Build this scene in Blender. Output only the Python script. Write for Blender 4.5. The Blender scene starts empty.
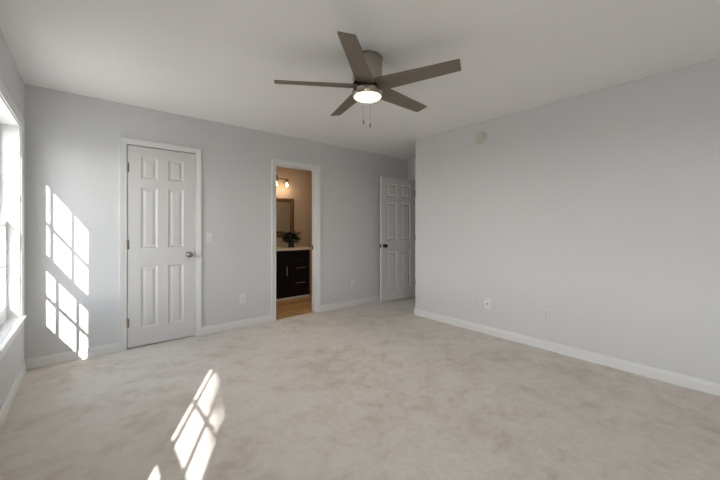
import bpy, bmesh, math, random
from mathutils import Vector, Matrix

random.seed(4)
C = bpy.context.scene.collection
PI = math.pi

# ------------------------------------------------------------------ camera, world, sun, exposure
scene = bpy.context.scene
cam_data = bpy.data.cameras.new('camera')
cam = bpy.data.objects.new('camera', cam_data)
C.objects.link(cam)
cam.location = (0.0, 0.0, 1.214)
cam.rotation_euler = (PI / 2, 0, math.radians(-40))
cam_data.sensor_width = 36.0
cam_data.lens = 325.125 / 720 * 36
cam_data.shift_y = -12.47 / 720
cam_data.clip_start = 0.02
scene.camera = cam

vs = scene.view_settings
vs.view_transform = 'Standard'
vs.look = 'None'
vs.gamma = 1.0
vs.use_curve_mapping = False
vs.exposure = 2.12
scene.cycles.caustics_reflective = False
scene.cycles.max_bounces = 16
scene.cycles.diffuse_bounces = 10

SKY = 2.85
SUN = 3.3
world = bpy.data.worlds.new('sky')
scene.world = world
world.use_nodes = True
wn, wl = world.node_tree.nodes, world.node_tree.links
wn.clear()
w_out = wn.new('ShaderNodeOutputWorld')
w_bg = wn.new('ShaderNodeBackground')
w_tc = wn.new('ShaderNodeTexCoord')
w_sep = wn.new('ShaderNodeSeparateXYZ')
w_ramp = wn.new('ShaderNodeValToRGB')
w_ramp.color_ramp.elements[0].position = 0.0
w_ramp.color_ramp.elements[0].color = (1.0, 0.99, 0.97, 1)
w_ramp.color_ramp.elements[1].position = 1.0
w_ramp.color_ramp.elements[1].color = (0.20, 0.25, 0.33, 1)
for p_, c_ in ((0.15, (0.80, 0.82, 0.83)), (0.42, (0.40, 0.44, 0.49))):
    w_ramp.color_ramp.elements.new(p_).color = (*c_, 1)
wl.new(w_tc.outputs['Generated'], w_sep.inputs[0])
wl.new(w_sep.outputs['Z'], w_ramp.inputs[0])
wl.new(w_ramp.outputs[0], w_bg.inputs['Color'])
w_bg.inputs['Strength'].default_value = SKY
wl.new(w_bg.outputs[0], w_out.inputs[0])

sun_data = bpy.data.lights.new('sun', 'SUN')
sun = bpy.data.objects.new('sun', sun_data)
C.objects.link(sun)
sun.location = (-6, -6, 8)
sun_data.energy = SUN
sun_data.color = (1.0, 0.965, 0.92)
sun_data.angle = math.radians(0.5)
sun.rotation_euler = Vector((0.53, 1.0, -0.760)).to_track_quat('-Z', 'Y').to_euler()

# the windows' openings, the last one added for fill, as light portals for the sky
XL, XR, YB, YR, XA, YREAR, H = -0.41, 3.498, 3.965, 2.969, 4.45, -2.9, 2.44
WZ0, WZ1 = 0.48, 2.03
WIN = [(2.84, 3.73, WZ0, WZ1), (-0.215, 0.675, WZ0 - 0.05, WZ1 - 0.03), (-2.01, -1.12, WZ0 - 0.05, WZ1 - 0.03)]
for (y0, y1, z0, z1) in WIN:
    pd = bpy.data.lights.new('window_portal', 'AREA')
    pd.shape = 'RECTANGLE'
    pd.size, pd.size_y = z1 - z0, y1 - y0
    pd.cycles.is_portal = True
    po = bpy.data.objects.new('window_portal', pd)
    C.objects.link(po)
    po.location = (-0.60, (y0 + y1) / 2, (z0 + z1) / 2)
    po.rotation_euler = (0, -PI / 2, 0)

# ------------------------------------------------------------------ helpers
def tag(o, label=None, cat=None, group=None, kind=None):
    if label: o['label'] = label
    if cat: o['category'] = cat
    if group: o['group'] = group
    if kind: o['kind'] = kind
    return o

def obj(name, bm, m, parent=None, smooth=False, bevel=0.0, loc=None):
    bmesh.ops.recalc_face_normals(bm, faces=bm.faces)
    me = bpy.data.meshes.new(name)
    bm.to_mesh(me); bm.free()
    if smooth:
        for p in me.polygons: p.use_smooth = True
    o = bpy.data.objects.new(name, me)
    C.objects.link(o)
    me.materials.append(m)
    if parent: o.parent = parent
    if loc: o.location = loc
    if bevel:
        b = o.modifiers.new('bevel', 'BEVEL'); b.width = bevel; b.segments = 2
        b.limit_method = 'ANGLE'; b.angle_limit = math.radians(40)
    if smooth:
        o.modifiers.new('edges', 'EDGE_SPLIT').split_angle = math.radians(38)
    return o

def empty(name, label, cat, loc=(0, 0, 0), rz=0.0, group=None, kind=None):
    o = bpy.data.objects.new(name, None)
    C.objects.link(o)
    o.location = loc; o.rotation_euler = (0, 0, rz)
    o.empty_display_size = 0.1
    return tag(o, label, cat, group, kind)

def box(bm, x0, x1, y0, y1, z0, z1):
    v = [bm.verts.new(p) for p in ((x0,y0,z0),(x1,y0,z0),(x1,y1,z0),(x0,y1,z0),(x0,y0,z1),(x1,y0,z1),(x1,y1,z1),(x0,y1,z1))]
    for f in ((0,3,2,1),(4,5,6,7),(0,1,5,4),(1,2,6,5),(2,3,7,6),(3,0,4,7)):
        bm.faces.new([v[i] for i in f])
    return v

def lathe(bm, prof, n=48, M=None, cap=True):
    """prof: list of (r, z) along local Z"""
    rings = []
    for r, z in prof:
        if r < 1e-6:
            rings.append([bm.verts.new((0, 0, z))])
        else:
            rings.append([bm.verts.new((r*math.cos(2*PI*k/n), r*math.sin(2*PI*k/n), z)) for k in range(n)])
    for a, b in zip(rings, rings[1:]):
        for k in range(n):
            k2 = (k+1) % n
            if len(a) == 1 and len(b) == 1: continue
            if len(a) == 1: bm.faces.new((a[0], b[k], b[k2]))
            elif len(b) == 1: bm.faces.new((a[k], a[k2], b[0]))
            else: bm.faces.new((a[k], a[k2], b[k2], b[k]))
    if cap:
        for r in (rings[0], rings[-1]):
            if len(r) > 2: bm.faces.new(r)
    if M is not None:
        bmesh.ops.transform(bm, matrix=M, verts=[v for r in rings for v in r])
    return bm

def tube(bm, pts, r, n=10):
    pts = [Vector(p) for p in pts]
    rings = []
    for i, p in enumerate(pts):
        t = (pts[min(i+1, len(pts)-1)] - pts[max(i-1, 0)]).normalized()
        a = t.orthogonal().normalized(); b = t.cross(a)
        if rings:
            a = (prev_a - t * prev_a.dot(t)).normalized(); b = t.cross(a)
        prev_a = a
        rr = r[i] if isinstance(r, (list, tuple)) else r
        rings.append([bm.verts.new(p + rr*(math.cos(2*PI*k/n)*a + math.sin(2*PI*k/n)*b)) for k in range(n)])
    for A, B in zip(rings, rings[1:]):
        for k in range(n):
            bm.faces.new((A[k], A[(k+1) % n], B[(k+1) % n], B[k]))
    bm.faces.new(rings[0]); bm.faces.new(rings[-1])

def prism(bm, prof, a, b, axis='X', flip=1):
    """sweep a closed (depth, height) profile straight from point a to b; depth goes along 'out' vector"""
    a, b = Vector(a), Vector(b)
    out = Vector(flip)
    va = [bm.verts.new(a + out*d + Vector((0, 0, z))) for d, z in prof]
    vb = [bm.verts.new(b + out*d + Vector((0, 0, z))) for d, z in prof]
    n = len(prof)
    for k in range(n):
        bm.faces.new((va[k], va[(k+1) % n], vb[(k+1) % n], vb[k]))
    bm.faces.new(va); bm.faces.new(vb)

# ------------------------------------------------------------------ materials
def mat(name, col, rough=0.5, metal=0.0, spec=0.5, bump=None, vary=None, emit=None):
    m = bpy.data.materials.new(name); m.use_nodes = True
    N, Lk = m.node_tree.nodes, m.node_tree.links
    b = N['Principled BSDF']
    b.inputs['Base Color'].default_value = (*col, 1)
    b.inputs['Roughness'].default_value = rough
    b.inputs['Metallic'].default_value = metal
    b.inputs['Specular IOR Level'].default_value = spec
    tc = N.new('ShaderNodeTexCoord')
    if vary:
        sc, amt = vary
        nz = N.new('ShaderNodeTexNoise'); nz.inputs['Scale'].default_value = sc; nz.inputs['Detail'].default_value = 4
        Lk.new(tc.outputs['Object'], nz.inputs['Vector'])
        mx = N.new('ShaderNodeMix'); mx.data_type = 'RGBA'
        mx.inputs['A'].default_value = (*[c*(1-amt) for c in col], 1)
        mx.inputs['B'].default_value = (*[min(1, c*(1+amt)) for c in col], 1)
        Lk.new(nz.outputs['Fac'], mx.inputs['Factor'])
        Lk.new(mx.outputs['Result'], b.inputs['Base Color'])
    if bump:
        sc, st, dist = bump
        nz = N.new('ShaderNodeTexNoise'); nz.inputs['Scale'].default_value = sc; nz.inputs['Detail'].default_value = 3
        Lk.new(tc.outputs['Object'], nz.inputs['Vector'])
        bp = N.new('ShaderNodeBump'); bp.inputs['Strength'].default_value = st; bp.inputs['Distance'].default_value = dist
        Lk.new(nz.outputs['Fac'], bp.inputs['Height'])
        Lk.new(bp.outputs['Normal'], b.inputs['Normal'])
    if emit:
        b.inputs['Emission Color'].default_value = (*emit[0], 1)
        b.inputs['Emission Strength'].default_value = emit[1]
    return m

WALL = mat('pale_grey_wall_paint', (0.672, 0.675, 0.680), 0.75, spec=0.25, bump=(160, 0.12, 0.002))
CEIL = mat('white_ceiling_paint', (0.88, 0.872, 0.86), 0.9, spec=0.1, bump=(120, 0.15, 0.002))
TRIM = mat('white_semigloss_trim', (0.77, 0.77, 0.765), 0.35, spec=0.4)
DOOR = mat('white_painted_door', (0.70, 0.695, 0.69), 0.4, spec=0.4, bump=(60, 0.05, 0.001))
VINYL = mat('white_window_vinyl', (0.82, 0.82, 0.82), 0.3)
NICKEL = mat('brushed_nickel', (0.42, 0.375, 0.32), 0.22, metal=1.0, bump=(220, 0.06, 0.001))
DARKM = mat('dark_bronze_metal', (0.035, 0.03, 0.027), 0.35, metal=0.7)
BLACKG = mat('shadow_gap_black', (0.02, 0.02, 0.02), 0.6)
PLATE = mat('white_plastic_plate', (0.80, 0.79, 0.77), 0.35)
PAINTPL = mat('painted_over_plate', (0.67, 0.668, 0.664), 0.6)
BEIGEPL = mat('aged_cream_plastic', (0.62, 0.60, 0.53), 0.5)
SLOT = mat('dark_slot', (0.05, 0.05, 0.05), 0.6)
BATHWALL = mat('tan_bathroom_wall_paint', (0.43, 0.35, 0.275), 0.8, spec=0.2, bump=(160, 0.1, 0.002))
VANITY = mat('black_vanity_paint', (0.006, 0.006, 0.008), 0.4, spec=0.3)
COUNTER = mat('cream_stone_countertop', (0.72, 0.66, 0.56), 0.25, vary=(40, 0.08))
MIRROR = mat('silvered_mirror', (0.66, 0.63, 0.57), 0.02, metal=1.0)
FRAMEW = mat('bronze_gold_frame', (0.13, 0.075, 0.03), 0.4, metal=0.4, vary=(30, 0.2))
LEAF = mat('dark_green_leaf', (0.012, 0.03, 0.014), 0.5, vary=(20, 0.4))
FLOWER = mat('deep_purple_petal', (0.06, 0.015, 0.04), 0.6)
POT = mat('black_glazed_pot', (0.01, 0.01, 0.01), 0.25)
GRASS = mat('dry_straw_lawn', (0.46, 0.44, 0.39), 0.9, vary=(2, 0.3))
BULB = mat('warm_lit_bulb', (1, 0.9, 0.75), 0.4, emit=((1.0, 0.80, 0.58), 1.5))
LENS = mat('frosted_lit_lens', (1, 0.97, 0.9), 0.4, emit=((1.0, 0.80, 0.52), 0.75))

# warm-grey wood for the fan blades
def wood(name, c1, c2, scale, rough, stretch):
    m = bpy.data.materials.new(name); m.use_nodes = True
    N, Lk = m.node_tree.nodes, m.node_tree.links
    b = N['Principled BSDF']; b.inputs['Roughness'].default_value = rough
    tc = N.new('ShaderNodeTexCoord'); mp = N.new('ShaderNodeMapping'); mp.inputs['Scale'].default_value = stretch
    nz = N.new('ShaderNodeTexNoise'); nz.inputs['Scale'].default_value = scale; nz.inputs['Detail'].default_value = 6
    mx = N.new('ShaderNodeMix'); mx.data_type = 'RGBA'
    mx.inputs['A'].default_value = (*c1, 1); mx.inputs['B'].default_value = (*c2, 1)
    Lk.new(tc.outputs['Object'], mp.inputs[0]); Lk.new(mp.outputs[0], nz.inputs['Vector'])
    Lk.new(nz.outputs['Fac'], mx.inputs['Factor']); Lk.new(mx.outputs['Result'], b.inputs['Base Color'])
    return m
BLADE = wood('taupe_walnut_blade', (0.16, 0.132, 0.105), (0.21, 0.175, 0.14), 9, 0.45, (1.5, 14, 14))

# carpet: cut pile with brushed-about patches
def carpet():
    m = bpy.data.materials.new('beige_cut_pile_carpet'); m.use_nodes = True
    N, Lk = m.node_tree.nodes, m.node_tree.links
    b = N['Principled BSDF']; b.inputs['Roughness'].default_value = 1.0
    b.inputs['Specular IOR Level'].default_value = 0.05
    b.inputs['Sheen Weight'].default_value = 0.15
    tc = N.new('ShaderNodeTexCoord')
    def noise(scale, detail, rough=0.5, mp=None, dist=0.0):
        n = N.new('ShaderNodeTexNoise'); n.inputs['Scale'].default_value = scale
        n.inputs['Detail'].default_value = detail; n.inputs['Roughness'].default_value = rough
        n.inputs['Distortion'].default_value = dist
        if mp:
            k = N.new('ShaderNodeMapping'); k.inputs['Scale'].default_value = mp[0]; k.inputs['Rotation'].default_value = mp[1]
            Lk.new(tc.outputs['Object'], k.inputs[0]); Lk.new(k.outputs[0], n.inputs['Vector'])
        else:
            Lk.new(tc.outputs['Object'], n.inputs['Vector'])
        return n
    big = noise(1.5, 2, 0.5)
    brush = noise(5.0, 7, 0.68, ((1.0, 1.25, 1), (0, 0, 0.7)), 0.25)
    mid = noise(19, 4, 0.65)
    pile = noise(190, 3, 0.75)
    mixf = N.new('ShaderNodeMath'); mixf.operation = 'MULTIPLY_ADD'; mixf.inputs[1].default_value = 0.64
    half = N.new('ShaderNodeMath'); half.operation = 'MULTIPLY'; half.inputs[1].default_value = 0.36
    Lk.new(big.outputs['Fac'], half.inputs[0])
    Lk.new(brush.outputs['Fac'], mixf.inputs[0]); Lk.new(half.outputs[0], mixf.inputs[2])
    r1 = N.new('ShaderNodeValToRGB')
    e = r1.color_ramp.elements
    e[0].position = 0.385; e[0].color = (0.580, 0.520, 0.458, 1)
    e[1].position = 0.56; e[1].color = (0.705, 0.660, 0.610, 1)
    e.new(0.475).color = (0.665, 0.612, 0.555, 1)
    Lk.new(mixf.outputs[0], r1.inputs[0])
    def mul(a, fac_node, lo, hi):
        mr = N.new('ShaderNodeMapRange'); mr.inputs['From Min'].default_value = 0.3; mr.inputs['From Max'].default_value = 0.7
        mr.inputs['To Min'].default_value = lo; mr.inputs['To Max'].default_value = hi
        Lk.new(fac_node.outputs['Fac'], mr.inputs['Value'])
        mx = N.new('ShaderNodeMix'); mx.data_type = 'RGBA'; mx.blend_type = 'MULTIPLY'; mx.inputs['Factor'].default_value = 1
        Lk.new(a, mx.inputs['A']); Lk.new(mr.outputs[0], mx.inputs['B'])
        return mx.outputs['Result']
    c = mul(r1.outputs[0], mid, 0.95, 1.05)
    c = mul(c, pile, 0.84, 1.14)
    Lk.new(c, b.inputs['Base Color'])
    b1 = N.new('ShaderNodeBump'); b1.inputs['Strength'].default_value = 0.55; b1.inputs['Distance'].default_value = 0.006
    Lk.new(pile.outputs['Fac'], b1.inputs['Height'])
    b2 = N.new('ShaderNodeBump'); b2.inputs['Strength'].default_value = 0.3; b2.inputs['Distance'].default_value = 0.02
    Lk.new(mid.outputs['Fac'], b2.inputs['Height']); Lk.new(b1.outputs[0], b2.inputs['Normal'])
    Lk.new(b2.outputs[0], b.inputs['Normal'])
    return m
CARPET = carpet()

# bathroom floor: warm wood-look planks along X
def planks():
    m = bpy.data.materials.new('warm_wood_planks'); m.use_nodes = True
    N, Lk = m.node_tree.nodes, m.node_tree.links
    b = N['Principled BSDF']; b.inputs['Roughness'].default_value = 0.35
    tc = N.new('ShaderNodeTexCoord')
    br = N.new('ShaderNodeTexBrick')
    br.inputs['Scale'].default_value = 1.0; br.inputs['Brick Width'].default_value = 1.1; br.inputs['Row Height'].default_value = 0.15
    br.inputs['Mortar Size'].default_value = 0.003; br.inputs['Mortar'].default_value = (0.09, 0.045, 0.018, 1)
    br.inputs['Color1'].default_value = (0.60, 0.39, 0.19, 1); br.inputs['Color2'].default_value = (0.46, 0.28, 0.12, 1)
    Lk.new(tc.outputs['Object'], br.inputs['Vector'])
    mp = N.new('ShaderNodeMapping'); mp.inputs['Scale'].default_value = (2, 16, 1)
    nz = N.new('ShaderNodeTexNoise'); nz.inputs['Scale'].default_value = 3; nz.inputs['Detail'].default_value = 6
    Lk.new(tc.outputs['Object'], mp.inputs[0]); Lk.new(mp.outputs[0], nz.inputs['Vector'])
    mr = N.new('ShaderNodeMapRange'); mr.inputs['To Min'].default_value = 0.6; mr.inputs['To Max'].default_value = 1.4
    Lk.new(nz.outputs['Fac'], mr.inputs['Value'])
    mx = N.new('ShaderNodeMix'); mx.data_type = 'RGBA'; mx.blend_type = 'MULTIPLY'; mx.inputs['Factor'].default_value = 1
    Lk.new(br.outputs['Color'], mx.inputs['A']); Lk.new(mr.outputs[0], mx.inputs['B'])
    Lk.new(mx.outputs['Result'], b.inputs['Base Color'])
    return m
PLANK = planks()

# clear window glass: thin pane, transparent with a Fresnel reflection
GLASS = bpy.data.materials.new('clear_window_glass'); GLASS.use_nodes = True
_N, _L = GLASS.node_tree.nodes, GLASS.node_tree.links
_N.clear()
_o = _N.new('ShaderNodeOutputMaterial'); _m = _N.new('ShaderNodeMixShader'); _t = _N.new('ShaderNodeBsdfTransparent')
_g = _N.new('ShaderNodeBsdfGlossy'); _g.inputs['Roughness'].default_value = 0.02
_w = _N.new('ShaderNodeLayerWeight'); _w.inputs['Blend'].default_value = 0.5
_p = _N.new('ShaderNodeMath'); _p.operation = 'POWER'; _p.inputs[1].default_value = 5.0
_f = _N.new('ShaderNodeMath'); _f.operation = 'ADD'; _f.inputs[1].default_value = 0.04; _f.use_clamp = True
_L.new(_w.outputs['Facing'], _p.inputs[0]); _L.new(_p.outputs[0], _f.inputs[0])
_t.inputs['Color'].default_value = (0.97, 0.98, 0.98, 1)
_L.new(_f.outputs[0], _m.inputs[0]); _L.new(_t.outputs[0], _m.inputs[1]); _L.new(_g.outputs[0], _m.inputs[2]); _L.new(_m.outputs[0], _o.inputs[0])

# ------------------------------------------------------------------ the setting
def struct(name, bm, m, label, cat, bevel=0.0):
    return tag(obj(name, bm, m, bevel=bevel), label, cat, kind='structure')

def wall_x(bm, x0, x1, y0, y1, holes, z1=H):
    """wall slab between x0..x1 running in Y, with holes (ya, yb, za, zb)"""
    cuts = sorted(holes); y = y0
    for ya, yb, za, zb in cuts:
        box(bm, x0, x1, y, ya, 0, z1)
        if za > 0: box(bm, x0, x1, ya, yb, 0, za)
        box(bm, x0, x1, ya, yb, zb, z1)
        y = yb
    box(bm, x0, x1, y, y1, 0, z1)

def wall_y(bm, y0, y1, x0, x1, holes, z1=H):
    x = x0
    for xa, xb, za, zb in sorted(holes):
        box(bm, x, xa, y0, y1, 0, z1)
        if za > 0: box(bm, xa, xb, y0, y1, 0, za)
        box(bm, xa, xb, y0, y1, zb, z1)
        x = xb
    box(bm, x, x1, y0, y1, 0, z1)

TH = 0.115
D1 = (0.302, 0.924)        # closed door opening
D2 = (1.890, 2.510)        # bathroom doorway
D3 = (3.000, 3.752)        # entry doorway in the alcove (runs in Y)
DH = 2.042

bm = bmesh.new()
box(bm, -0.57, 1.38, -3.02, 4.90, -0.12, 0)
box(bm, 1.38, 5.90, -3.02, 3.985, -0.12, 0)
box(bm, 4.42, 5.90, 3.985, 4.90, -0.12, 0)
struct('floor', bm, CARPET, 'beige cut-pile carpet floor with brushed mottled patches', 'carpet')
bm = bmesh.new(); box(bm, 1.38, 4.42, 3.985, 5.62, -0.12, -0.002)
struct('floor_bathroom', bm, PLANK, 'warm brown wood-plank floor seen through the bathroom doorway', 'floor')
bm = bmesh.new(); box(bm, -0.57, 5.90, -3.02, 5.62, H, H + 0.12)
struct('ceiling', bm, CEIL, 'flat white painted ceiling of the bedroom', 'ceiling')

bm = bmesh.new(); wall_x(bm, -0.57, XL, YREAR, YB + TH, WIN)
struct('wall_left', bm, WALL, 'pale grey wall on the left that holds the windows', 'wall')
bm = bmesh.new(); wall_y(bm, YB, YB + TH, XL, XA, [(D1[0], D1[1], 0, DH), (D2[0], D2[1], 0, DH)])
struct('wall_back', bm, WALL, 'pale grey back wall with the closed door and the bathroom doorway', 'wall')
bm = bmesh.new()
box(bm, XR, XR + TH, YREAR, YR, 0, H); box(bm, XR + TH, XA + TH, YR - TH, YR, 0, H)
struct('wall_right', bm, WALL, 'broad blank pale grey wall on the right ending in an outside corner', 'wall')
bm = bmesh.new(); wall_x(bm, XA, XA + TH, YR, YB + TH, [(D3[0], D3[1], 0, DH)])
struct('wall_entry', bm, WALL, 'short grey wall of the entry alcove behind the open door', 'wall')
bm = bmesh.new(); box(bm, -0.57, XR + TH, YREAR - 0.12, YREAR, 0, H)
struct('wall_rear', bm, WALL, 'plain pale grey wall behind the camera', 'wall')
# closet behind the closed door, bathroom and hall shells
bm = bmesh.new(); box(bm, 0.05, 1.25, 4.78, 4.90, 0, H); box(bm, 0.05, 0.15, YB + TH, 4.78, 0, H); box(bm, 1.15, 1.25, YB + TH, 4.78, 0, H)
struct('wall_closet', bm, WALL, 'grey walls of the closet behind the closed panel door', 'wall')
bm = bmesh.new(); box(bm, 1.38, 4.42, 5.50, 5.62, 0, H); box(bm, 1.38, 1.50, YB + TH, 5.50, 0, H); box(bm, 4.30, 4.42, YB + TH, 5.50, 0, H)
struct('wall_bathroom', bm, BATHWALL, 'tan painted bathroom wall behind the black vanity', 'wall')
bm = bmesh.new(); box(bm, 5.78, 5.90, 2.30, 4.90, 0, H); box(bm, XA + TH, 5.78, 2.30, 2.42, 0, H); box(bm, XA + TH, 5.78, 4.78, 4.90, 0, H)
box(bm, XA, XA + TH, 2.30, YR - TH, 0, H); box(bm, XA, XA + TH, YB + TH, 4.90, 0, H)
struct('wall_hall', bm, WALL, 'grey hall walls beyond the entry doorway', 'wall')
bm = bmesh.new(); box(bm, -60, 60, -60, 60, -0.62, -0.5)
struct('ground', bm, GRASS, 'dry lawn outside below the windows', 'lawn')

# an unseen leafy tree on the lawn, added to clip the floor sun patch
tr = empty('blocker_tree', 'unseen leafy tree standing outside on the lawn', 'blocker_tree', (-3.55, -6.05, -0.5), 0, kind='structure')
BARK = mat('grey_brown_bark', (0.12, 0.09, 0.07), 0.9, bump=(30, 0.4, 0.01))
CROWN = mat('green_tree_leaves', (0.05, 0.10, 0.03), 0.7, vary=(3, 0.3))
bm = bmesh.new(); tube(bm, [(0, 0, 0), (0.02, 0.01, 2.0), (-0.03, 0.02, 4.5), (0, 0, 7.4)], [0.07, 0.06, 0.05, 0.03], 12)
for k in range(6):
    a = k*1.05; tube(bm, [(0, 0, 5.8 + 0.2*k), (0.15*math.cos(a), 0.15*math.sin(a), 6.2 + 0.15*k), (0.3*math.cos(a), 0.3*math.sin(a), 6.5 + 0.15*k)], [0.02, 0.015, 0.008], 8)
obj('trunk', bm, BARK, tr)
rnd = random.Random(11); bm = bmesh.new()
for k in range(6500):
    q = Vector((rnd.gauss(0, 1), rnd.gauss(0, 1), rnd.gauss(0, 1))).normalized() * rnd.random() ** 0.22
    yw, zw, t_ = -0.25 + 0.60*q.x, 2.32 + 0.60*q.y, 5.7 + 0.7*q.z
    c = Vector((-0.53 - 0.53*t_, yw - t_, zw + 0.765*t_)) - Vector(tr.location)
    u = Vector((rnd.gauss(0, 1), rnd.gauss(0, 1), rnd.gauss(0, 1))).normalized(); v = u.orthogonal().normalized()
    vv = [bm.verts.new(c + p) for p in (u*0.075, v*0.04, -u*0.075, -v*0.04)]
    bm.faces.new(vv)
obj('foliage', bm, CROWN, tr)

# baseboards
BP = [(0, 0), (0.014, 0), (0.014, 0.060), (0.011, 0.070), (0.009, 0.082), (0.005, 0.088), (0, 0.088)]
bm = bmesh.new(); prism(bm, BP, (XL, YREAR, 0), (XL, YB, 0), flip=(1, 0, 0))
struct('baseboard_left', bm, TRIM, 'white baseboard along the window wall', 'baseboard')
CW = 0.060
bm = bmesh.new()
for a, b in ((XL + 0.014, D1[0] - CW), (D1[1] + CW, D2[0] - CW), (D2[1] + CW, XA)):
    prism(bm, BP, (a, YB, 0), (b, YB, 0), flip=(0, -1, 0))
struct('baseboard_back', bm, TRIM, 'white baseboard along the back wall between the doorways', 'baseboard')
bm = bmesh.new()
prism(bm, BP, (XR, YREAR, 0), (XR, YR + 0.014, 0), flip=(-1, 0, 0))
prism(bm, BP, (XR, YR, 0), (XA, YR, 0), flip=(0, 1, 0))
struct('baseboard_right', bm, TRIM, 'white baseboard along the blank right wall, turning its corner', 'baseboard')
bm = bmesh.new(); prism(bm, BP, (XL + 0.014, YREAR, 0), (XR - 0.014, YREAR, 0), flip=(0, 1, 0))
struct('baseboard_rear', bm, TRIM, 'white baseboard along the wall behind the camera', 'baseboard')
bm = bmesh.new(); prism(bm, BP, (1.50, 5.50, 0), (1.78, 5.50, 0), flip=(0, -1, 0)); prism(bm, BP, (3.06, 5.50, 0), (4.30, 5.50, 0), flip=(0, -1, 0))
struct('baseboard_bathroom', bm, TRIM, 'white baseboard at the bathroom wall beside the vanity', 'baseboard')

# casing profile: (across from the opening outward, thickness)
CP = [(0.0, 0.009), (0.006, 0.012), (0.012, 0.010), (0.040, 0.016), (0.052, 0.018), (0.060, 0.018)]
def casing(bm, x0, x1, z1, P, z0=0.0, closed=False):
    """mitred casing round an opening; P(u, z, t) maps along-wall u, height z, thickness t to a point"""
    def path(o):
        if closed: return [(x0-o, z0-o), (x0-o, z1+o), (x1+o, z1+o), (x1+o, z0-o)]
        return [(x0-o, z0), (x0-o, z1+o), (x1+o, z1+o), (x1+o, z0)]
    prof = [(0.0, 0.0)] + CP + [(0.060, 0.0)]
    rows = [[bm.verts.new(P(u, z, t)) for u, z in path(o)] for o, t in prof]
    n = 4
    for r1, r2 in zip(rows, rows[1:] + rows[:1]):
        for k in range(n if closed else n-1):
            k2 = (k+1) % n
            bm.faces.new((r1[k], r1[k2], r2[k2], r2[k]))
    if not closed:
        bm.faces.new([r[0] for r in rows]); bm.faces.new([r[-1] for r in rows])

JT = 0.016
def jamb_y(bm, x0, x1, ya, yb, z1):
    box(bm, x0, x0 + JT*0 + 0.004, ya, yb, 0, z1); box(bm, x1 - 0.004, x1, ya, yb, 0, z1); box(bm, x0 + 0.004, x1 - 0.004, ya, yb, z1 - 0.004, z1)

back = lambda u, z, t: (u, YB - t, z)
bm = bmesh.new(); casing(bm, D1[0], D1[1], DH, back)
# stop behind the leaf
ys = YB + 0.045
box(bm, D1[0], D1[0]+0.012, ys, ys+0.03, 0, DH); box(bm, D1[1]-0.012, D1[1], ys, ys+0.03, 0, DH); box(bm, D1[0]+0.012, D1[1]-0.012, ys, ys+0.03, DH-0.012, DH)
struct('trim_1', bm, TRIM, 'white casing round the closed six-panel door', 'door casing')
bm = bmesh.new(); casing(bm, D2[0], D2[1], DH, back); jamb_y(bm, D2[0], D2[1], YB - 0.004, YB + TH, DH)
ys = YB + 0.03
box(bm, D2[0]+0.004, D2[0]+0.014, ys, ys+0.03, 0, DH-0.004); box(bm, D2[1]-0.014, D2[1]-0.004, ys, ys+0.03, 0, DH-0.004); box(bm, D2[0]+0.014, D2[1]-0.014, ys, ys+0.03, DH-0.014, DH-0.004)
t2 = struct('trim_2', bm, TRIM, 'white casing and jambs of the bathroom doorway', 'door casing')
bm = bmesh.new(); box(bm, D2[1]-0.0065, D2[1]-0.004, YB+0.076, YB+0.106, 0.895, 0.955)
obj('strike_plate', bm, DARKM, t2)['label'] = 'dark bronze strike plate'
bm = bmesh.new()
ent = lambda u, z, t: (XA - t, u, z)
box(bm, XA, XA+TH, D3[0], D3[0]+0.004, 0, DH); box(bm, XA, XA+TH, D3[1]-0.004, D3[1], 0, DH); box(bm, XA, XA+TH, D3[0]+0.004, D3[1]-0.004, DH-0.004, DH)
box(bm, XA-0.018, XA, D3[1], D3[1]+0.060, 0, DH+0.060); box(bm, XA-0.018, XA, D3[0]-0.025, D3[0], 0, DH+0.060); box(bm, XA-0.018, XA, D3[0], D3[1], DH, DH+0.060)
struct('trim_3', bm, TRIM, 'white casing of the entry doorway behind the open door', 'door casing')

# ------------------------------------------------------------------ six-panel doors
ROWS = [(0.177, 0.805), (0.988, 1.611), (1.700, 1.925)]
def door_slab(w, h=2.028, t=0.035):
    """local: x 0..w, z 0..h, front face at y=0, back at y=t"""
    bm = bmesh.new()
    st = 0.112; mu = 0.096; pw = (w - 2*st - mu) / 2
    xs = [0, st, st+pw, st+pw+mu, w-st, w]
    zs = [0] + [z for r in ROWS for z in r] + [h]
    for side in (0, 1):
        y0 = 0 if side == 0 else t
        s = 1 if side == 0 else -1
        grid = [[bm.verts.new((x, y0, z)) for z in zs] for x in xs]
        for i in range(5):
            for j in range(7):
                q = [grid[i][j], grid[i+1][j], grid[i+1][j+1], grid[i][j+1]]
                if i in (1, 3) and j in (1, 3, 5):
                    x0, x1, z0, z1 = xs[i], xs[i+1], zs[j], zs[j+1]
                    prev = q
                    for ins, dep in ((0.006, 0.003), (0.014, 0.009), (0.024, 0.0095), (0.046, 0.003)):
                        cur = [bm.verts.new((x, y0 + s*dep, z)) for x, z in ((x0+ins, z0+ins), (x1-ins, z0+ins), (x1-ins, z1-ins), (x0+ins, z1-ins))]
                        for k in range(4):
                            bm.faces.new((prev[k], prev[(k+1) % 4], cur[(k+1) % 4], cur[k]))
                        prev = cur
                    bm.faces.new(prev)
                else:
                    bm.faces.new(q)
        if side == 0: g0 = grid
        else: g1 = grid
    for i in range(5):
        bm.faces.new((g0[i][0], g0[i+1][0], g1[i+1][0], g1[i][0])); bm.faces.new((g0[i][-1], g0[i+1][-1], g1[i+1][-1], g1[i][-1]))
    for j in range(7):
        bm.faces.new((g0[0][j], g0[0][j+1], g1[0][j+1], g1[0][j])); bm.faces.new((g0[-1][j], g0[-1][j+1], g1[-1][j+1], g1[-1][j]))
    return bm

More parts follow.
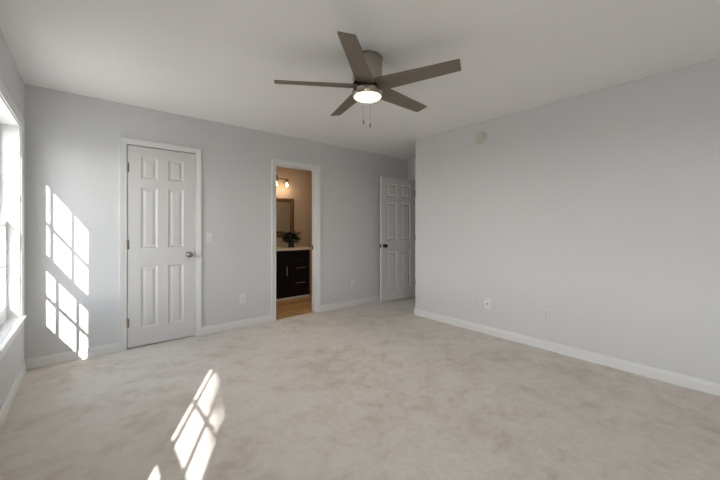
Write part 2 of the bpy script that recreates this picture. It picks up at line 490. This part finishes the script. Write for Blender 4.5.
KP = [(0.0, 0.0), (0.031, 0.0), (0.032, 0.003), (0.029, 0.008), (0.013, 0.011), (0.011, 0.026), (0.014, 0.032), (0.024, 0.038), (0.0285, 0.047), (0.0275, 0.056), (0.020, 0.063), (0.008, 0.066), (0.0, 0.066)]
def knob(parent, x, z, m, y=0.0, sgn=-1, label='brushed nickel knob'):
    bm = bmesh.new()
    M = Matrix.Translation((x, y, z)) @ Matrix.Rotation(PI/2 if sgn < 0 else -PI/2, 4, 'X')
    lathe(bm, KP, 32, M, cap=False)
    o = obj('knob', bm, m, parent, smooth=True); o['label'] = label
    return o

def hinge(parent, x, z, m=NICKEL, y=-0.004):
    bm = bmesh.new()
    lathe(bm, [(0.006, -0.047), (0.006, 0.047)], 12, Matrix.Translation((x, y, z)))
    lathe(bm, [(0.0, 0.047), (0.0045, 0.048), (0.0045, 0.052), (0, 0.054)], 12, Matrix.Translation((x, y, z)), cap=False)
    box(bm, x + 0.002, x + 0.017, y + 0.002, y + 0.0035, z - 0.044, z + 0.044)
    obj('hinge', bm, m, parent)['label'] = 'small nickel hinge'

d1 = empty('door_1', 'closed white six-panel door with round nickel knob on the left of the back wall', 'door', (D1[0] + 0.004, YB - 0.001, 0.012), 0, kind='structure')
w1 = D1[1] - D1[0] - 0.008
obj('door_leaf', door_slab(w1, 2.023), DOOR, d1)
knob(d1, w1 - 0.058, 0.905, NICKEL)
bm = bmesh.new(); box(bm, w1 - 0.002, w1 + 0.0025, -0.006, 0.02, 0.875, 0.935)
obj('latch_plate', bm, DARKM, d1)['label'] = 'dark latch plate at the edge'
for z in (0.25, 1.03, 1.80): hinge(d1, -0.002, z)

# the open entry door, swung back against the back wall
hx, hy = 4.392, 3.737
fx, fy = 3.632, 3.790
wl_ = math.hypot(hx - fx, hy - fy); rz = math.atan2(hy - fy, hx - fx)
d2 = empty('door_2', 'open white six-panel door with black knob swung back in the entry alcove', 'door', (fx, fy, 0.012), rz, kind='structure')
obj('door_leaf', door_slab(wl_, 2.022), DOOR, d2)
knob(d2, 0.060, 0.905, DARKM, label='black knob'); knob(d2, 0.060, 0.905, DARKM, y=0.035, sgn=1, label='black knob')
bm = bmesh.new(); box(bm, -0.002, 0.001, 0.006, 0.029, 0.875, 0.935)
lathe(bm, [(0.008, 0), (0.008, 0.012)], 12, Matrix.Translation((0.0, 0.0175, 0.905)) @ Matrix.Rotation(-PI/2, 4, 'Y'))
obj('latch_plate', bm, DARKM, d2)['label'] = 'black latch plate'
for z in (0.25, 1.03, 1.80):
    bm = bmesh.new(); lathe(bm, [(0.006, -0.047), (0.006, 0.047)], 12, Matrix.Translation((wl_ + 0.004, 0.002, z)))
    obj('hinge', bm, DARKM, d2)['label'] = 'black hinge'

# ------------------------------------------------------------------ windows (double-hung, six over six)
def window(name, y0, y1, WZ0, WZ1, label):
    e = empty(name, label, 'window', (XL, (y0+y1)/2, WZ0), 0, kind='structure')
    ox, oy, oz = e.location
    def put(n, bm, m, bevel=0.0):
        bmesh.ops.translate(bm, verts=bm.verts, vec=(-ox, -oy, -oz))
        return obj(n, bm, m, e, bevel=bevel)
    bm = bmesh.new()
    casing(bm, y0, y1, WZ1, lambda u, z, t: (XL + t, u, z), z0=WZ0, closed=False)
    put('casing', bm, TRIM)
    bm = bmesh.new()                                    # jamb liner
    j = 0.012
    box(bm, -0.575, XL, y0, y0+j, WZ0, WZ1); box(bm, -0.575, XL, y1-j, y1, WZ0, WZ1)
    box(bm, -0.575, XL, y0+j, y1-j, WZ1-j, WZ1); box(bm, -0.60, -0.47, y0+j, y1-j, WZ0, WZ0+0.02)
    box(bm, -0.575, -0.548, y0+j, y0+j+0.018, WZ0+0.02, WZ1-j); box(bm, -0.575, -0.548, y1-j-0.018, y1-j, WZ0+0.02, WZ1-j)
    put('window_frame', bm, VINYL)
    bm = bmesh.new()                                    # stool and apron
    box(bm, -0.478, XL + 0.001, y0+j, y1-j, WZ0, WZ0+0.020)
    box(bm, XL, XL+0.031, y0-0.060, y1+0.060, WZ0, WZ0+0.020)
    put('window_sill', bm, TRIM, bevel=0.005)
    bm = bmesh.new(); box(bm, XL, XL+0.014, y0-0.060, y1+0.060, WZ0-0.062, WZ0)
    put('apron', bm, TRIM, bevel=0.003)
    a, b = y0+j+0.002, y1-j-0.002
    zm = WZ0 + 0.765
    for (xi, xo, z0, z1, bot, top) in ((-0.482, -0.510, WZ0+0.021, zm+0.028, 0.105, 0.045), (-0.516, -0.544, zm-0.028, WZ1-j-0.001, 0.045, 0.045)):
        bm = bmesh.new(); s = 0.036
        box(bm, xo, xi, a, a+s, z0, z1); box(bm, xo, xi, b-s, b, z0, z1)
        box(bm, xo, xi, a+s, b-s, z0, z0+bot); box(bm, xo, xi, a+s, b-s, z1-top, z1)
        ga, gb, g0, g1 = a+s, b-s, z0+bot, z1-top
        xc = (xi+xo)/2; mw = 0.009
        ym = [ga + (gb-ga)*k/3 for k in (1, 2)]; zc = (g0+g1)/2
        for y in ym: box(bm, xc-0.008, xc+0.008, y-mw, y+mw, g0, g1)
        segs = [ga, ym[0]-mw, ym[0]+mw, ym[1]-mw, ym[1]+mw, gb]
        for k in (0, 2, 4): box(bm, xc-0.008, xc+0.008, segs[k], segs[k+1], zc-mw, zc+mw)
        so = put('sash', bm, VINYL)
        bm = bmesh.new()
        v = [bm.verts.new((xc - ox, y - oy, z - oz)) for y, z in ((ga, g0), (gb, g0), (gb, g1), (ga, g1))]
        bm.faces.new(v)
        obj('pane', bm, GLASS, so)
        if xi > -0.5:                                   # lock and lifts on the lower sash
            bm = bmesh.new()
            for y in (y0 + 0.22, y1 - 0.22): box(bm, -0.512, -0.486, y-0.028, y+0.028, z1, z1+0.016)
            put('sash_lock', bm, PLATE, bevel=0.003)
    return e
window('window_1', *WIN[0], 'white double-hung window with divided panes beside the left corner')
window('window_2', *WIN[1], 'white double-hung window beside the camera, nearer than the corner window')
window('fill_window_3', *WIN[2], 'added white double-hung window well behind the camera, for fill light')  # unseen window, added to bring more light to the alcove end

# ------------------------------------------------------------------ ceiling fan
fan = empty('ceiling_fan', 'five-blade brushed nickel ceiling fan with a lit lens and taupe blades', 'ceiling fan', (1.556, 1.770, H))
bm = bmesh.new()
lathe(bm, [(0.110, 0.0), (0.112, -0.004), (0.112, -0.010), (0.107, -0.014), (0.107, -0.180), (0.103, -0.188), (0.085, -0.190)], 64)
obj('motor_housing', bm, NICKEL, fan, smooth=True)
bm = bmesh.new(); lathe(bm, [(0.080, -0.190), (0.080, -0.238)], 48)
obj('blade_hub', bm, DARKM, fan, smooth=True)['label'] = 'dark recessed hub between housing and light'
bm = bmesh.new()
lathe(bm, [(0.085, -0.234), (0.106, -0.235), (0.1105, -0.239), (0.1105, -0.276), (0.107, -0.281), (0.099, -0.281), (0.099, -0.265)], 64)
obj('light_ring', bm, NICKEL, fan, smooth=True)
bm = bmesh.new()
lathe(bm, [(0.0985, -0.266), (0.0985, -0.280), (0.092, -0.287), (0.075, -0.293), (0.045, -0.297), (0.0, -0.299)], 48)
obj('lens', bm, LENS, fan, smooth=True)['label'] = 'frosted lens glowing warm white'
ld = bpy.data.lights.new('fan_lamp', 'AREA'); ld.shape = 'DISK'; ld.size = 0.18; ld.energy = 1.5; ld.color = (1.0, 0.92, 0.80)
lo = bpy.data.objects.new('fan_lamp', ld); C.objects.link(lo); lo.location = (1.556, 1.770, H - 0.305)
def blade():
    bm = bmesh.new()
    out = [(0.075, -0.060), (0.11, -0.069), (0.20, -0.066), (0.40, -0.059), (0.648, -0.052), (0.660, -0.050), (0.664, -0.045),
           (0.654, 0.046), (0.650, 0.051), (0.641, 0.052), (0.40, 0.059), (0.20, 0.066), (0.11, 0.069), (0.075, 0.060)]
    t = 0.0035
    lo_ = [bm.verts.new((x, y, -t)) for x, y in out]; hi = [bm.verts.new((x, y, t)) for x, y in out]
    n = len(out)
    bm.faces.new(lo_); bm.faces.new(hi)
    for k in range(n): bm.faces.new((lo_[k], lo_[(k+1) % n], hi[(k+1) % n], hi[k]))
    return bm
b0 = obj('blade', blade(), BLADE, fan)
for k in range(5):
    b = b0
    if k:
        b = b0.copy(); C.objects.link(b); b.parent = fan
    b.location = (0, 0, -0.206)
    b.rotation_euler = (Matrix.Rotation(math.radians(-141.0 + 72*k), 4, 'Z') @ Matrix.Rotation(math.radians(-13.5), 4, 'X')).to_euler()
for (px, py, z1, lab) in ((1.500 - 1.552, 1.668 - 1.755, -0.503, 'thin pull chain with nickel fob'), (1.462 - 1.552, 1.696 - 1.755, -0.48, 'thin pull chain with clear fob')):
    bm = bmesh.new()
    s = 0.105 / math.hypot(px, py) * 0.985; px, py = px*s, py*s
    tube(bm, [(px, py, -0.284), (px, py, z1)], 0.0009, 6)
    pc = obj('pull_chain', bm, NICKEL, fan); pc['label'] = lab
    bm = bmesh.new()
    lathe(bm, [(0, z1 + 0.002), (0.003, z1), (0.0048, z1 - 0.008), (0.0048, z1 - 0.028), (0, z1 - 0.031)], 14, Matrix.Translation((px, py, 0)), cap=False)
    obj('fob', bm, NICKEL, pc, smooth=True)

# ------------------------------------------------------------------ things on the walls
def wall_frame(o, wall):
    o.rotation_euler = (0, 0, {'back': 0.0, 'right': -PI/2}[wall])
# smoke detector on the right wall
sd = empty('smoke_detector', 'round cream smoke detector high on the right wall', 'smoke detector', (XR, 1.985, 2.258), -PI/2)
bm = bmesh.new()
MR = Matrix.Rotation(PI/2, 4, 'X')
lathe(bm, [(0.070, 0.0), (0.072, 0.004), (0.072, 0.010), (0.066, 0.013)], 48, MR)
obj('base', bm, BEIGEPL, sd, smooth=True)
bm = bmesh.new()
lathe(bm, [(0.064, 0.012), (0.066, 0.016), (0.064, 0.030), (0.058, 0.037), (0.030, 0.041), (0.0, 0.042)], 48, MR)
obj('cover', bm, BEIGEPL, sd, smooth=True)
bm = bmesh.new(); lathe(bm, [(0.006, 0.0), (0.006, 0.004), (0.0, 0.0045)], 16, Matrix.Translation((-0.018, -0.038, 0.030)) @ MR)
obj('test_button', bm, SLOT, sd)['label'] = 'small dark indicator'

def plate_bm(w=0.072, h=0.116, t=0.0055):
    bm = bmesh.new()
    a, b = w/2, h/2
    lo_ = [bm.verts.new(p) for p in ((-a, 0, -b), (a, 0, -b), (a, 0, b), (-a, 0, b))]
    m1 = [bm.verts.new(p) for p in ((-a, -t*.5, -b), (a, -t*.5, -b), (a, -t*.5, b), (-a, -t*.5, b))]
    i = 0.006
    m2 = [bm.verts.new(p) for p in ((-a+i, -t, -b+i), (a-i, -t, -b+i), (a-i, -t, b-i), (-a+i, -t, b-i))]
    for A, B in ((lo_, m1), (m1, m2)):
        for k in range(4): bm.faces.new((A[k], A[(k+1) % 4], B[(k+1) % 4], B[k]))
    bm.faces.new(m2); bm.faces.new(lo_)
    return bm
def outlet(x, y, z, wall, label, pm, slots=True, group=None):
    e = empty('wall_outlet', label, 'outlet', (x, y, z), {'back': 0.0, 'right': -PI/2}[wall], group)
    obj('cover_plate', plate_bm(), pm, e)
    for s in (1, -1):
        bm = bmesh.new()
        M = Matrix.Translation((0, -0.005, s*0.0195)) @ MR
        lathe(bm, [(0.0165, 0), (0.0165, 0.003), (0.015, 0.0036), (0, 0.0036)], 24, M)
        r = obj('receptacle', bm, pm, e)
        bm = bmesh.new()
        for dx, hh in ((-0.0062, 0.0045), (0.0062, 0.0035)): box(bm, dx-0.0012, dx+0.0012, -0.0090, -0.0075, s*0.0195+0.003-hh, s*0.0195+0.003+hh)
        lathe(bm, [(0.0026, 0), (0.0026, 0.0015)], 10, Matrix.Translation((0, -0.0075, s*0.0195-0.0085)) @ MR)
        obj('slots', bm, SLOT, r)['label'] = 'dark outlet slots'
    bm = bmesh.new(); lathe(bm, [(0.0032, 0), (0.0032, 0.0012), (0, 0.0018)], 12, Matrix.Translation((0, -0.0055, 0)) @ MR)
    obj('screw', bm, NICKEL, e)
    return e
outlet(1.452, YB, 0.345, 'back', 'white outlet low on the back wall between the closed door and bathroom doorway', PLATE)
outlet(3.175, YB, 0.352, 'back', 'white outlet low on the back wall right of the bathroom doorway', PLATE)
outlet(XR, 2.033, 0.340, 'right', 'wall-coloured outlet with dark holes, left of the two plates low on the right wall', PAINTPL)
outlet(XR, 1.285, 0.345, 'right', 'painted-over outlet alone low on the right wall, nearer the camera', PAINTPL)
# cable jack
e = empty('cable_jack', 'white cable plate with a single dark jack low on the right wall', 'wall plate', (XR, 1.903, 0.345), -PI/2)
obj('cover_plate', plate_bm(0.074, 0.120, 0.007), PLATE, e)
bm = bmesh.new(); lathe(bm, [(0.0075, 0), (0.0075, 0.004), (0.0048, 0.004), (0.0048, 0.011), (0.0, 0.011)], 18, Matrix.Translation((0, -0.0068, 0)) @ MR)
obj('jack', bm, DARKM, e)['label'] = 'dark coaxial jack'
for s in (1, -1):
    bm = bmesh.new(); lathe(bm, [(0.003, 0), (0.003, 0.0012), (0, 0.0018)], 12, Matrix.Translation((0, -0.007, s*0.042)) @ MR)
    obj('screw', bm, NICKEL, e)
# light switch
e = empty('light_switch', 'white toggle light switch beside the closed door', 'light switch', (1.078, YB, 1.098), 0)
obj('cover_plate', plate_bm(0.072, 0.118), PLATE, e)
bm = bmesh.new()
box(bm, -0.0055, 0.0055, -0.0072, -0.005, -0.0125, 0.0125)
v = box(bm, -0.0042, 0.0042, -0.017, -0.0072, -0.003, 0.006)
for q in v:
    if q.co.y < -0.01: q.co.z += 0.006
obj('toggle', bm, PLATE, e)
for s in (1, -1):
    bm = bmesh.new(); lathe(bm, [(0.003, 0), (0.003, 0.0012), (0, 0.0018)], 12, Matrix.Translation((0, -0.0055, s*0.030)) @ MR)
    obj('screw', bm, PLATE, e)

# ------------------------------------------------------------------ bathroom
VX0, VX1, VY0, VY1, VZ = 1.80, 3.015, 4.975, 5.497, 0.825
van = empty('vanity_cabinet', 'black bathroom vanity cabinet with chrome pulls under a cream countertop', 'vanity', ((VX0+VX1)/2, (VY0+VY1)/2, 0))
def vput(n, bm, m, parent=van, bevel=0.0, base=van):
    bmesh.ops.translate(bm, verts=bm.verts, vec=-Vector(base.location))
    return obj(n, bm, m, parent, bevel=bevel)
bm = bmesh.new(); box(bm, VX0, VX1, VY0+0.018, VY1, 0.035, VZ)
vput('body', bm, VANITY)
bm = bmesh.new(); box(bm, VX0, VX1+0.004, VY0+0.004, VY0+0.018, 0.0, 0.034); box(bm, VX1-0.01, VX1+0.004, VY0+0.018, VY1, 0.0, 0.034)
o = vput('plinth', bm, TRIM); o['label'] = 'white shoe strip at the foot'
PANEL = mat('tan_end_panel', (0.46, 0.29, 0.14), 0.5, vary=(12, 0.15))
bm = bmesh.new(); box(bm, VX1+0.0045, VX1+0.042, VY0+0.006, VY1, 0.078, VZ-0.001); box(bm, VX1+0.0045, VX1+0.047, VY0-0.004, VY1, 0.0, 0.078)
vput('end_panel', bm, PANEL)['label'] = 'tan wooden end panel'
def shaker(bm, x0, x1, z0, z1, y=VY0, t=0.018, fr=0.045):
    box(bm, x0, x0+fr, y, y+t, z0, z1); box(bm, x1-fr, x1, y, y+t, z0, z1)
    box(bm, x0+fr, x1-fr, y, y+t, z0, z0+fr); box(bm, x0+fr, x1-fr, y, y+t, z1-fr, z1)
    box(bm, x0+fr, x1-fr, y+0.008, y+t, z0+fr, z1-fr)
CHROME = mat('polished_chrome', (0.75, 0.74, 0.72), 0.12, metal=1.0)
def pull(bm, a, b):
    a, b = Vector(a), Vector(b); d = (b-a).normalized()
    tube(bm, [a - d*0.012, b + d*0.012], 0.005, 10)
    for p in (a, b): tube(bm, [p, p + Vector((0, 0.026, 0))], 0.004, 8)
xs = [1.81, 2.215, 2.62]
for i in (0, 1):
    bm = bmesh.new(); shaker(bm, xs[i]+0.003, xs[i+1]-0.003, 0.05, VZ-0.02)
    dr = vput('door', bm, VANITY)
    hx_ = xs[1]-0.04 if i == 0 else xs[2]-0.06
    bm = bmesh.new(); pull(bm, (hx_, VY0-0.026, 0.42), (hx_, VY0-0.026, 0.55))
    vput('handle', bm, CHROME, dr)['label'] = 'vertical chrome bar handle'
for k, (z0, z1) in enumerate(((0.05, 0.385), (0.392, 0.645), (0.652, 0.805))):
    bm = bmesh.new(); shaker(bm, 2.626, VX1-0.012, z0, z1, fr=0.035)
    dr = vput('drawer', bm, VANITY)
    if k == 2: continue
    zc = (0.268, 0.522)[k]
    bm = bmesh.new(); pull(bm, (2.74, VY0-0.026, zc), (2.90, VY0-0.026, zc))
    vput('handle', bm, CHROME, dr)['label'] = 'horizontal chrome bar handle'
bm = bmesh.new(); box(bm, VX0-0.01, 3.066, VY0-0.025, VY1, VZ, VZ+0.038)
tag(obj('countertop', bm, COUNTER, bevel=0.004), 'cream stone countertop on the black vanity', 'countertop')

# mirror
mx0, mx1, mz0, mz1 = 2.05, 2.975, 1.045, 1.755
mir = empty('wall_mirror', 'large framed mirror on the tan wall above the vanity', 'mirror', ((mx0+mx1)/2, 5.499, mz0))
bm = bmesh.new(); fw = 0.075
ox, oy, oz = mir.location
outer = [(mx0, mz0), (mx1, mz0), (mx1, mz1), (mx0, mz1)]; inner = [(mx0+fw, mz0+fw), (mx1-fw, mz0+fw), (mx1-fw, mz1-fw), (mx0+fw, mz1-fw)]
prof = [(0.0, 0.0), (0.0, 0.026), (0.25, 0.032), (0.8, 0.020), (1.0, 0.016), (1.0, 0.0)]
rows = [[bm.verts.new((a[0]*(1-f)+b[0]*f - ox, -d, a[1]*(1-f)+b[1]*f - oz)) for a, b in zip(outer, inner)] for f, d in prof]
for r1, r2 in zip(rows, rows[1:]):
    for k in range(4): bm.faces.new((r1[k], r1[(k+1) % 4], r2[(k+1) % 4], r2[k]))
obj('frame', bm, FRAMEW, mir)
bm = bmesh.new(); box(bm, mx0+fw-ox, mx1-fw-ox, -0.010, -0.002, mz0+fw-oz, mz1-fw-oz)
obj('mirror_glass', bm, MIRROR, mir)

# vanity light
vl = empty('vanity_light', 'bronze vanity light bar with glowing glass shades above the mirror', 'wall light', (2.59, 5.498, 2.085))
bm = bmesh.new(); box(bm, -0.06, 0.06, -0.02, 0, -0.03, 0.08)
obj('backplate', bm, FRAMEW, vl, bevel=0.004)
bm = bmesh.new(); box(bm, -0.245, 0.245, -0.095, -0.075, 0.0, 0.016); box(bm, -0.012, 0.012, -0.075, -0.018, 0.0, 0.016)
obj('bar', bm, FRAMEW, vl, bevel=0.002)
GL = bpy.data.materials.new('clear_shade_glass'); GL.use_nodes = True
_N, _L = GL.node_tree.nodes, GL.node_tree.links; _N.clear()
_o = _N.new('ShaderNodeOutputMaterial'); _m = _N.new('ShaderNodeMixShader'); _t = _N.new('ShaderNodeBsdfTransparent'); _g = _N.new('ShaderNodeBsdfGlossy'); _g.inputs['Roughness'].default_value = 0.1
_t.inputs['Color'].default_value = (0.95, 0.9, 0.82, 1)
_w = _N.new('ShaderNodeLayerWeight'); _p = _N.new('ShaderNodeMath'); _p.operation = 'POWER'; _p.inputs[1].default_value = 4.0
_f = _N.new('ShaderNodeMath'); _f.operation = 'ADD'; _f.inputs[1].default_value = 0.05; _f.use_clamp = True
_L.new(_w.outputs['Facing'], _p.inputs[0]); _L.new(_p.outputs[0], _f.inputs[0])
_L.new(_f.outputs[0], _m.inputs[0]); _L.new(_t.outputs[0], _m.inputs[1]); _L.new(_g.outputs[0], _m.inputs[2]); _L.new(_m.outputs[0], _o.inputs[0])
for dx in (-0.205, 0.0, 0.205):
    T = Matrix.Translation((dx, -0.085, 0))
    bm = bmesh.new(); lathe(bm, [(0.018, 0.0), (0.024, -0.012), (0.024, -0.042), (0.016, -0.045)], 20, T)
    so = obj('socket', bm, FRAMEW, vl, smooth=True)
    bm = bmesh.new(); lathe(bm, [(0.030, -0.038), (0.042, -0.050), (0.044, -0.145), (0.0425, -0.145), (0.0405, -0.051), (0.030, -0.040)], 28, T, cap=False)
    obj('glass_shade', bm, GL, so, smooth=True)
    bm = bmesh.new(); lathe(bm, [(0.013, -0.045), (0.015, -0.060), (0.029, -0.088), (0.030, -0.105), (0.020, -0.125), (0.0, -0.131)], 24, T, cap=False)
    obj('bulb', bm, BULB, so, smooth=True)['label'] = 'glowing warm bulb'
    pd = bpy.data.lights.new('vanity_lamp', 'POINT'); pd.energy = 0.34; pd.color = (1.0, 0.76, 0.53); pd.shadow_soft_size = 0.03
    po = bpy.data.objects.new('vanity_lamp', pd); C.objects.link(po); po.location = (2.59 + dx, 5.498 - 0.15, 2.085 - 0.18)

# added fill light under the bathroom ceiling, with no fixture
ld = bpy.data.lights.new('bathroom_fill', 'AREA'); ld.shape = 'DISK'; ld.size = 0.3; ld.energy = 1.5; ld.color = (1.0, 0.74, 0.50)
lo = bpy.data.objects.new('bathroom_fill', ld); C.objects.link(lo); lo.location = (2.55, 4.55, H - 0.03)

# potted plant on the counter
pp = empty('potted_plant', 'dark leafy potted plant with purple blooms on the vanity countertop', 'plant', (2.77, 5.20, VZ + 0.038))
bm = bmesh.new(); lathe(bm, [(0.0, 0.0), (0.050, 0.0), (0.054, 0.006), (0.046, 0.035), (0.062, 0.085), (0.066, 0.098), (0.058, 0.098), (0.052, 0.080), (0.0, 0.078)], 32, cap=False)
obj('pot', bm, POT, pp, smooth=True)
def leaf_bm(n, r0, r1, zlo, zhi, L, W, seed):
    rnd = random.Random(seed); bm = bmesh.new()
    for k in range(n):
        a = rnd.uniform(0, 2*PI); r = rnd.uniform(r0, r1); z = rnd.uniform(zlo, zhi)
        base = Vector((r*math.cos(a), r*math.sin(a), z))
        d = Vector((math.cos(a)*rnd.uniform(0.3, 1), math.sin(a)*rnd.uniform(0.3, 1), rnd.uniform(-0.3, 0.9))).normalized()
        sd_ = d.cross(Vector((0, 0, 1))).normalized(); up = sd_.cross(d)
        l, w = L*rnd.uniform(0.7, 1.2), W*rnd.uniform(0.7, 1.2)
        pts = [base, base + d*l*.35 + sd_*w + up*l*.06, base + d*l*.7 + sd_*w*.7 + up*l*.04, base + d*l - up*l*.08, base + d*l*.7 - sd_*w*.7 + up*l*.04, base + d*l*.35 - sd_*w + up*l*.06, base + d*l*.5 - up*l*.02]
        v = [bm.verts.new(p) for p in pts]
        for i in range(6): bm.faces.new((v[i], v[(i+1) % 6], v[6]))
    return bm
obj('foliage', leaf_bm(230, 0.0, 0.12, 0.08, 0.25, 0.085, 0.024, 3), LEAF, pp)
for k in range(7):
    a = 0.5 + k*0.9; c = Vector((0.13*math.cos(a), 0.13*math.sin(a), 0.20 + 0.05*((k*3) % 4)/4))
    ax = Vector((math.cos(a), math.sin(a), 0.9)).normalized(); u = ax.orthogonal().normalized(); w_ = ax.cross(u)
    bm = bmesh.new(); cen = bm.verts.new(c)
    for j in range(5):
        t0, t1, t2 = [2*PI*(j + f)/5 for f in (0.0, 0.45, 0.9)]
        P = [bm.verts.new(c + r*(math.cos(t)*u + math.sin(t)*w_) + ax*hh) for r, t, hh in ((0.022, t0, 0.010), (0.034, t1, 0.014), (0.022, t2, 0.010))]
        bm.faces.new((cen, P[0], P[1])); bm.faces.new((cen, P[1], P[2]))
    obj('bloom', bm, FLOWER, pp)['label'] = 'dark purple bloom'
bm = bmesh.new()
for k in range(7):
    a = k*0.9; tube(bm, [(0.015*math.cos(a), 0.015*math.sin(a), 0.078), (0.05*math.cos(a), 0.05*math.sin(a), 0.14), (0.085*math.cos(a), 0.085*math.sin(a), 0.18)], 0.003, 6)
obj('stem', bm, LEAF, pp)
